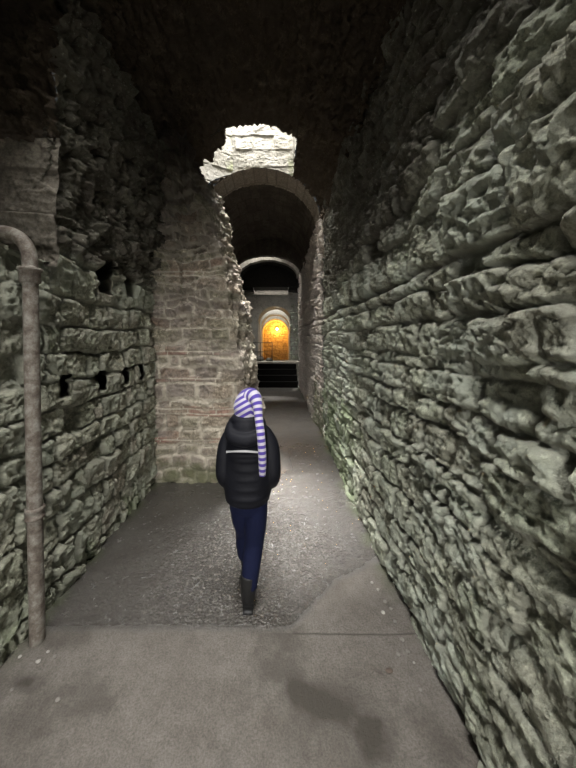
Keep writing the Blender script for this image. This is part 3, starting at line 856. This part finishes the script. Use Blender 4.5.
# trousers
T = Bag()
T.ell([(.58, 0, .01, .095, .085), (.64, .0, .0, .112, .09), (.70, .0, 0, .11, .09), (.74, 0, 0, .10, .08)], 28)
T.tube([(.047, 0, .66), (.046, .0, .52), (.036, .01, .38), (.022, -.015, .26), (.012, -.028, .17), (.008, -.03, .13)], [.074, .070, .060, .056, .050, .048], 20)
T.tube([(-.048, 0, .66), (-.042, .06, .50), (-.036, .135, .37), (-.040, .17, .25), (-.040, .215, .15)], [.074, .068, .060, .058, .052], 20)
tr = T.build('trousers', M_trous, person)
baked(tr, [('REMESH', dict(mode='VOXEL', voxel_size=.006)), ('SMOOTH', dict(factor=.5, iterations=3))])
# rubber boots
def boot(ankle, heel, toe, tilt):
    b = Bag()
    ax, ay, az = ankle
    b.tube([(ax + .002, ay + .005, az + .14), (ax, ay, az + .06), (heel[0], heel[1] + .03, heel[2] + .055)], [.055, .049, .044], 18)
    b.tube([(heel[0], heel[1], heel[2] + .035), ((heel[0] + toe[0]) / 2, (heel[1] + toe[1]) / 2, (heel[2] + toe[2]) / 2 + .04), (toe[0], toe[1] - .03, toe[2] + .034), (toe[0], toe[1], toe[2] + .028)], [.034, .041, .036, .020], 18)
    o = b.build('boot', M_boot, person)
    baked(o, [('REMESH', dict(mode='VOXEL', voxel_size=.006)), ('SMOOTH', dict(factor=.5, iterations=3))])
    for w in o.data.vertices:
        fl = heel[2] + (toe[2] - heel[2]) * min(1, max(0, (w.co.y - heel[1]) / (toe[1] - heel[1])))
        if w.co.z < fl + .006: w.co.z = fl + .0
    s_ = Bag()
    hx, hy, hz = heel; tx, ty, tz = toe
    rings = []
    for t_ in np.linspace(0, 1, 10):
        w_ = .034 * (1 - .12 * math.cos(t_ * 9)) * (1 if t_ < .85 else .75)
        rings.append(((hx + (tx - hx) * t_, hy - .03 + (ty - hy + .04) * t_, hz + (tz - hz) * t_ + .008), (w_, 0, 0), (0, 0, .009)))
    s_.loft(rings, 16)
    s_.build('sole', M_boot, o)
    return o
boot((.006, -.03, .07), (.004, -.05, .0), (-.002, .13, .0), 0)
boot((-.036, .215, .11), (-.036, .225, .035), (-.038, .40, .03), 0)

# striped hat with its long tail
def hat():
    n = 40; V = []; F = []; S = []
    m = 26
    cx, cy, cz = 0, .025, 1.215
    ax = Vector((.10, -.10, 1)).normalized()
    for k in range(m):
        t = k / (m - 1)
        zz_ = -.062 + t * .176
        rr = math.sqrt(max(.004, 1 - (max(0, zz_) / .1145) ** 2))
        puff = 1.0 + (.03 if k in (1, 2, 3) else 0) - .10 * max(0, -zz_) / .062
        for i in range(n):
            a = 2 * math.pi * i / n
            q = Vector((.088 * rr * puff * math.cos(a) - .004, .104 * rr * puff * math.sin(a) + .018, zz_ + 1.222))
            q.x += .012 * max(0, zz_) / .1
            q.z += .10 * (q.y - .018) * (1 - t)
            V.append(q)
            S.append((q.z - 1.155 + .55 * abs(q.x - .022) + .25 * q.y) / .039 + .35)
    for r in range(m - 1):
        for i in range(n):
            j = (i + 1) % n
            F.append((r * n + i, r * n + j, (r + 1) * n + j, (r + 1) * n + i))
    F.append(tuple((m - 1) * n + i for i in range(n)))
    me = bpy.data.meshes.new('knit_hat'); me.from_pydata([tuple(x) for x in V], [], F); me.update()
    at = me.attributes.new('stripe', 'FLOAT', 'POINT'); at.data.foreach_set('value', np.array(S, np.float32))
    for p in me.polygons: p.use_smooth = True
    cap = link('knit_hat', me, M_hat, person)
    # tail
    b = Bag()
    pts = [(.012, -.02, 1.285), (.042, -.055, 1.292), (.062, -.088, 1.255), (.072, -.118, 1.19), (.086, -.150, 1.10), (.094, -.158, 1.01), (.096, -.156, .93), (.095, -.152, .868)]
    Pp = b.tube(pts, [.050, .042, .030, .024, .0235, .023, .022, .018], 18, 8)
    S = []; L = 0; prev = None
    for p in Pp:
        if prev is not None: L += (p - prev).length
        prev = p
        S += [L / .0335 + .2] * 18
    o = b.build('hat_tail', M_hat, cap)
    at = o.data.attributes.new('stripe', 'FLOAT', 'POINT'); at.data.foreach_set('value', np.array(S, np.float32))
    return cap
hat()

# ------------------------------------------------------------------ light: daylight down the shafts, plus an added fill from behind
def sky_light(name, x, y, z, sx, sy, e, col=(1, .98, .95)):
    l = bpy.data.lights.new(name, 'AREA'); l.shape = 'RECTANGLE'; l.size = sx; l.size_y = sy; l.energy = e; l.color = col
    o = bpy.data.objects.new(name, l); COL.objects.link(o); o.location = (x, y, z)
    return o
sky_light('daylight_near', -.325, .125, 6.88, .95, 2.45, 300)
sky_light('daylight_skylight', -.38, 4.52, 6.6, 1.5, 1.0, 195)
sky_light('daylight_far', -.62, 9.1, 5.2, 1.1, .45, 26)
sky_light('daylight_end', -.22, 10.97, 4.9, 1.2, .5, 55)
sky_light('daylight_tunnel', -.08, 12.8, 3.58, 1.2, .36, 15)
sky_light('daylight_tunnel', -.08, 14.18, 3.58, 1.2, .34, 9)
o = sky_light('fill_behind', -.3, -8.0, 1.9, 2.0, 1.6, 330)  # added fill lamp behind the camera, aimed down the passage at the pier
o.rotation_euler = (math.pi / 2, 0, 0)
l = bpy.data.lights.new('sun', 'SUN'); l.energy = 18.; l.angle = math.radians(18); l.color = (1, .98, .95)
o = bpy.data.objects.new('sun', l); COL.objects.link(o); o.location = (0, 8, 12); o.rotation_euler = (math.radians(-19), math.radians(-3), 0)
l = bpy.data.lights.new('lamp_glow', 'POINT'); l.energy = 32; l.color = (1, .50, .10); l.shadow_soft_size = .06; l.specular_factor = .1
o = bpy.data.objects.new('lamp_glow', l); COL.objects.link(o); o.location = (.0, 15.45, 2.18)

w = bpy.data.worlds.new('sky'); sc.world = w; w.use_nodes = True
w.node_tree.nodes['Background'].inputs[0].default_value = (.85, .92, 1., 1)
w.node_tree.nodes['Background'].inputs[1].default_value = .02

# ------------------------------------------------------------------ camera
cam = bpy.data.cameras.new('camera'); co = bpy.data.objects.new('camera', cam); COL.objects.link(co)
cam.sensor_width = 36; cam.sensor_fit = 'AUTO'; cam.lens = 36 * 290 / 768
cam.shift_x = 11 / 768; cam.shift_y = -44 / 768
cam.clip_start = .02
co.location = (0, 0, EYE); co.rotation_euler = (math.pi / 2, 0, 0)
sc.camera = co
sc.view_settings.view_transform = 'Standard'; sc.view_settings.look = 'None'; sc.view_settings.gamma = 1
sc.view_settings.use_curve_mapping = False
sc.view_settings.exposure = .95
sc.cycles.use_denoising = True
sc.cycles.max_bounces = 8; sc.cycles.diffuse_bounces = 1
sc.cycles.sample_clamp_indirect = 6
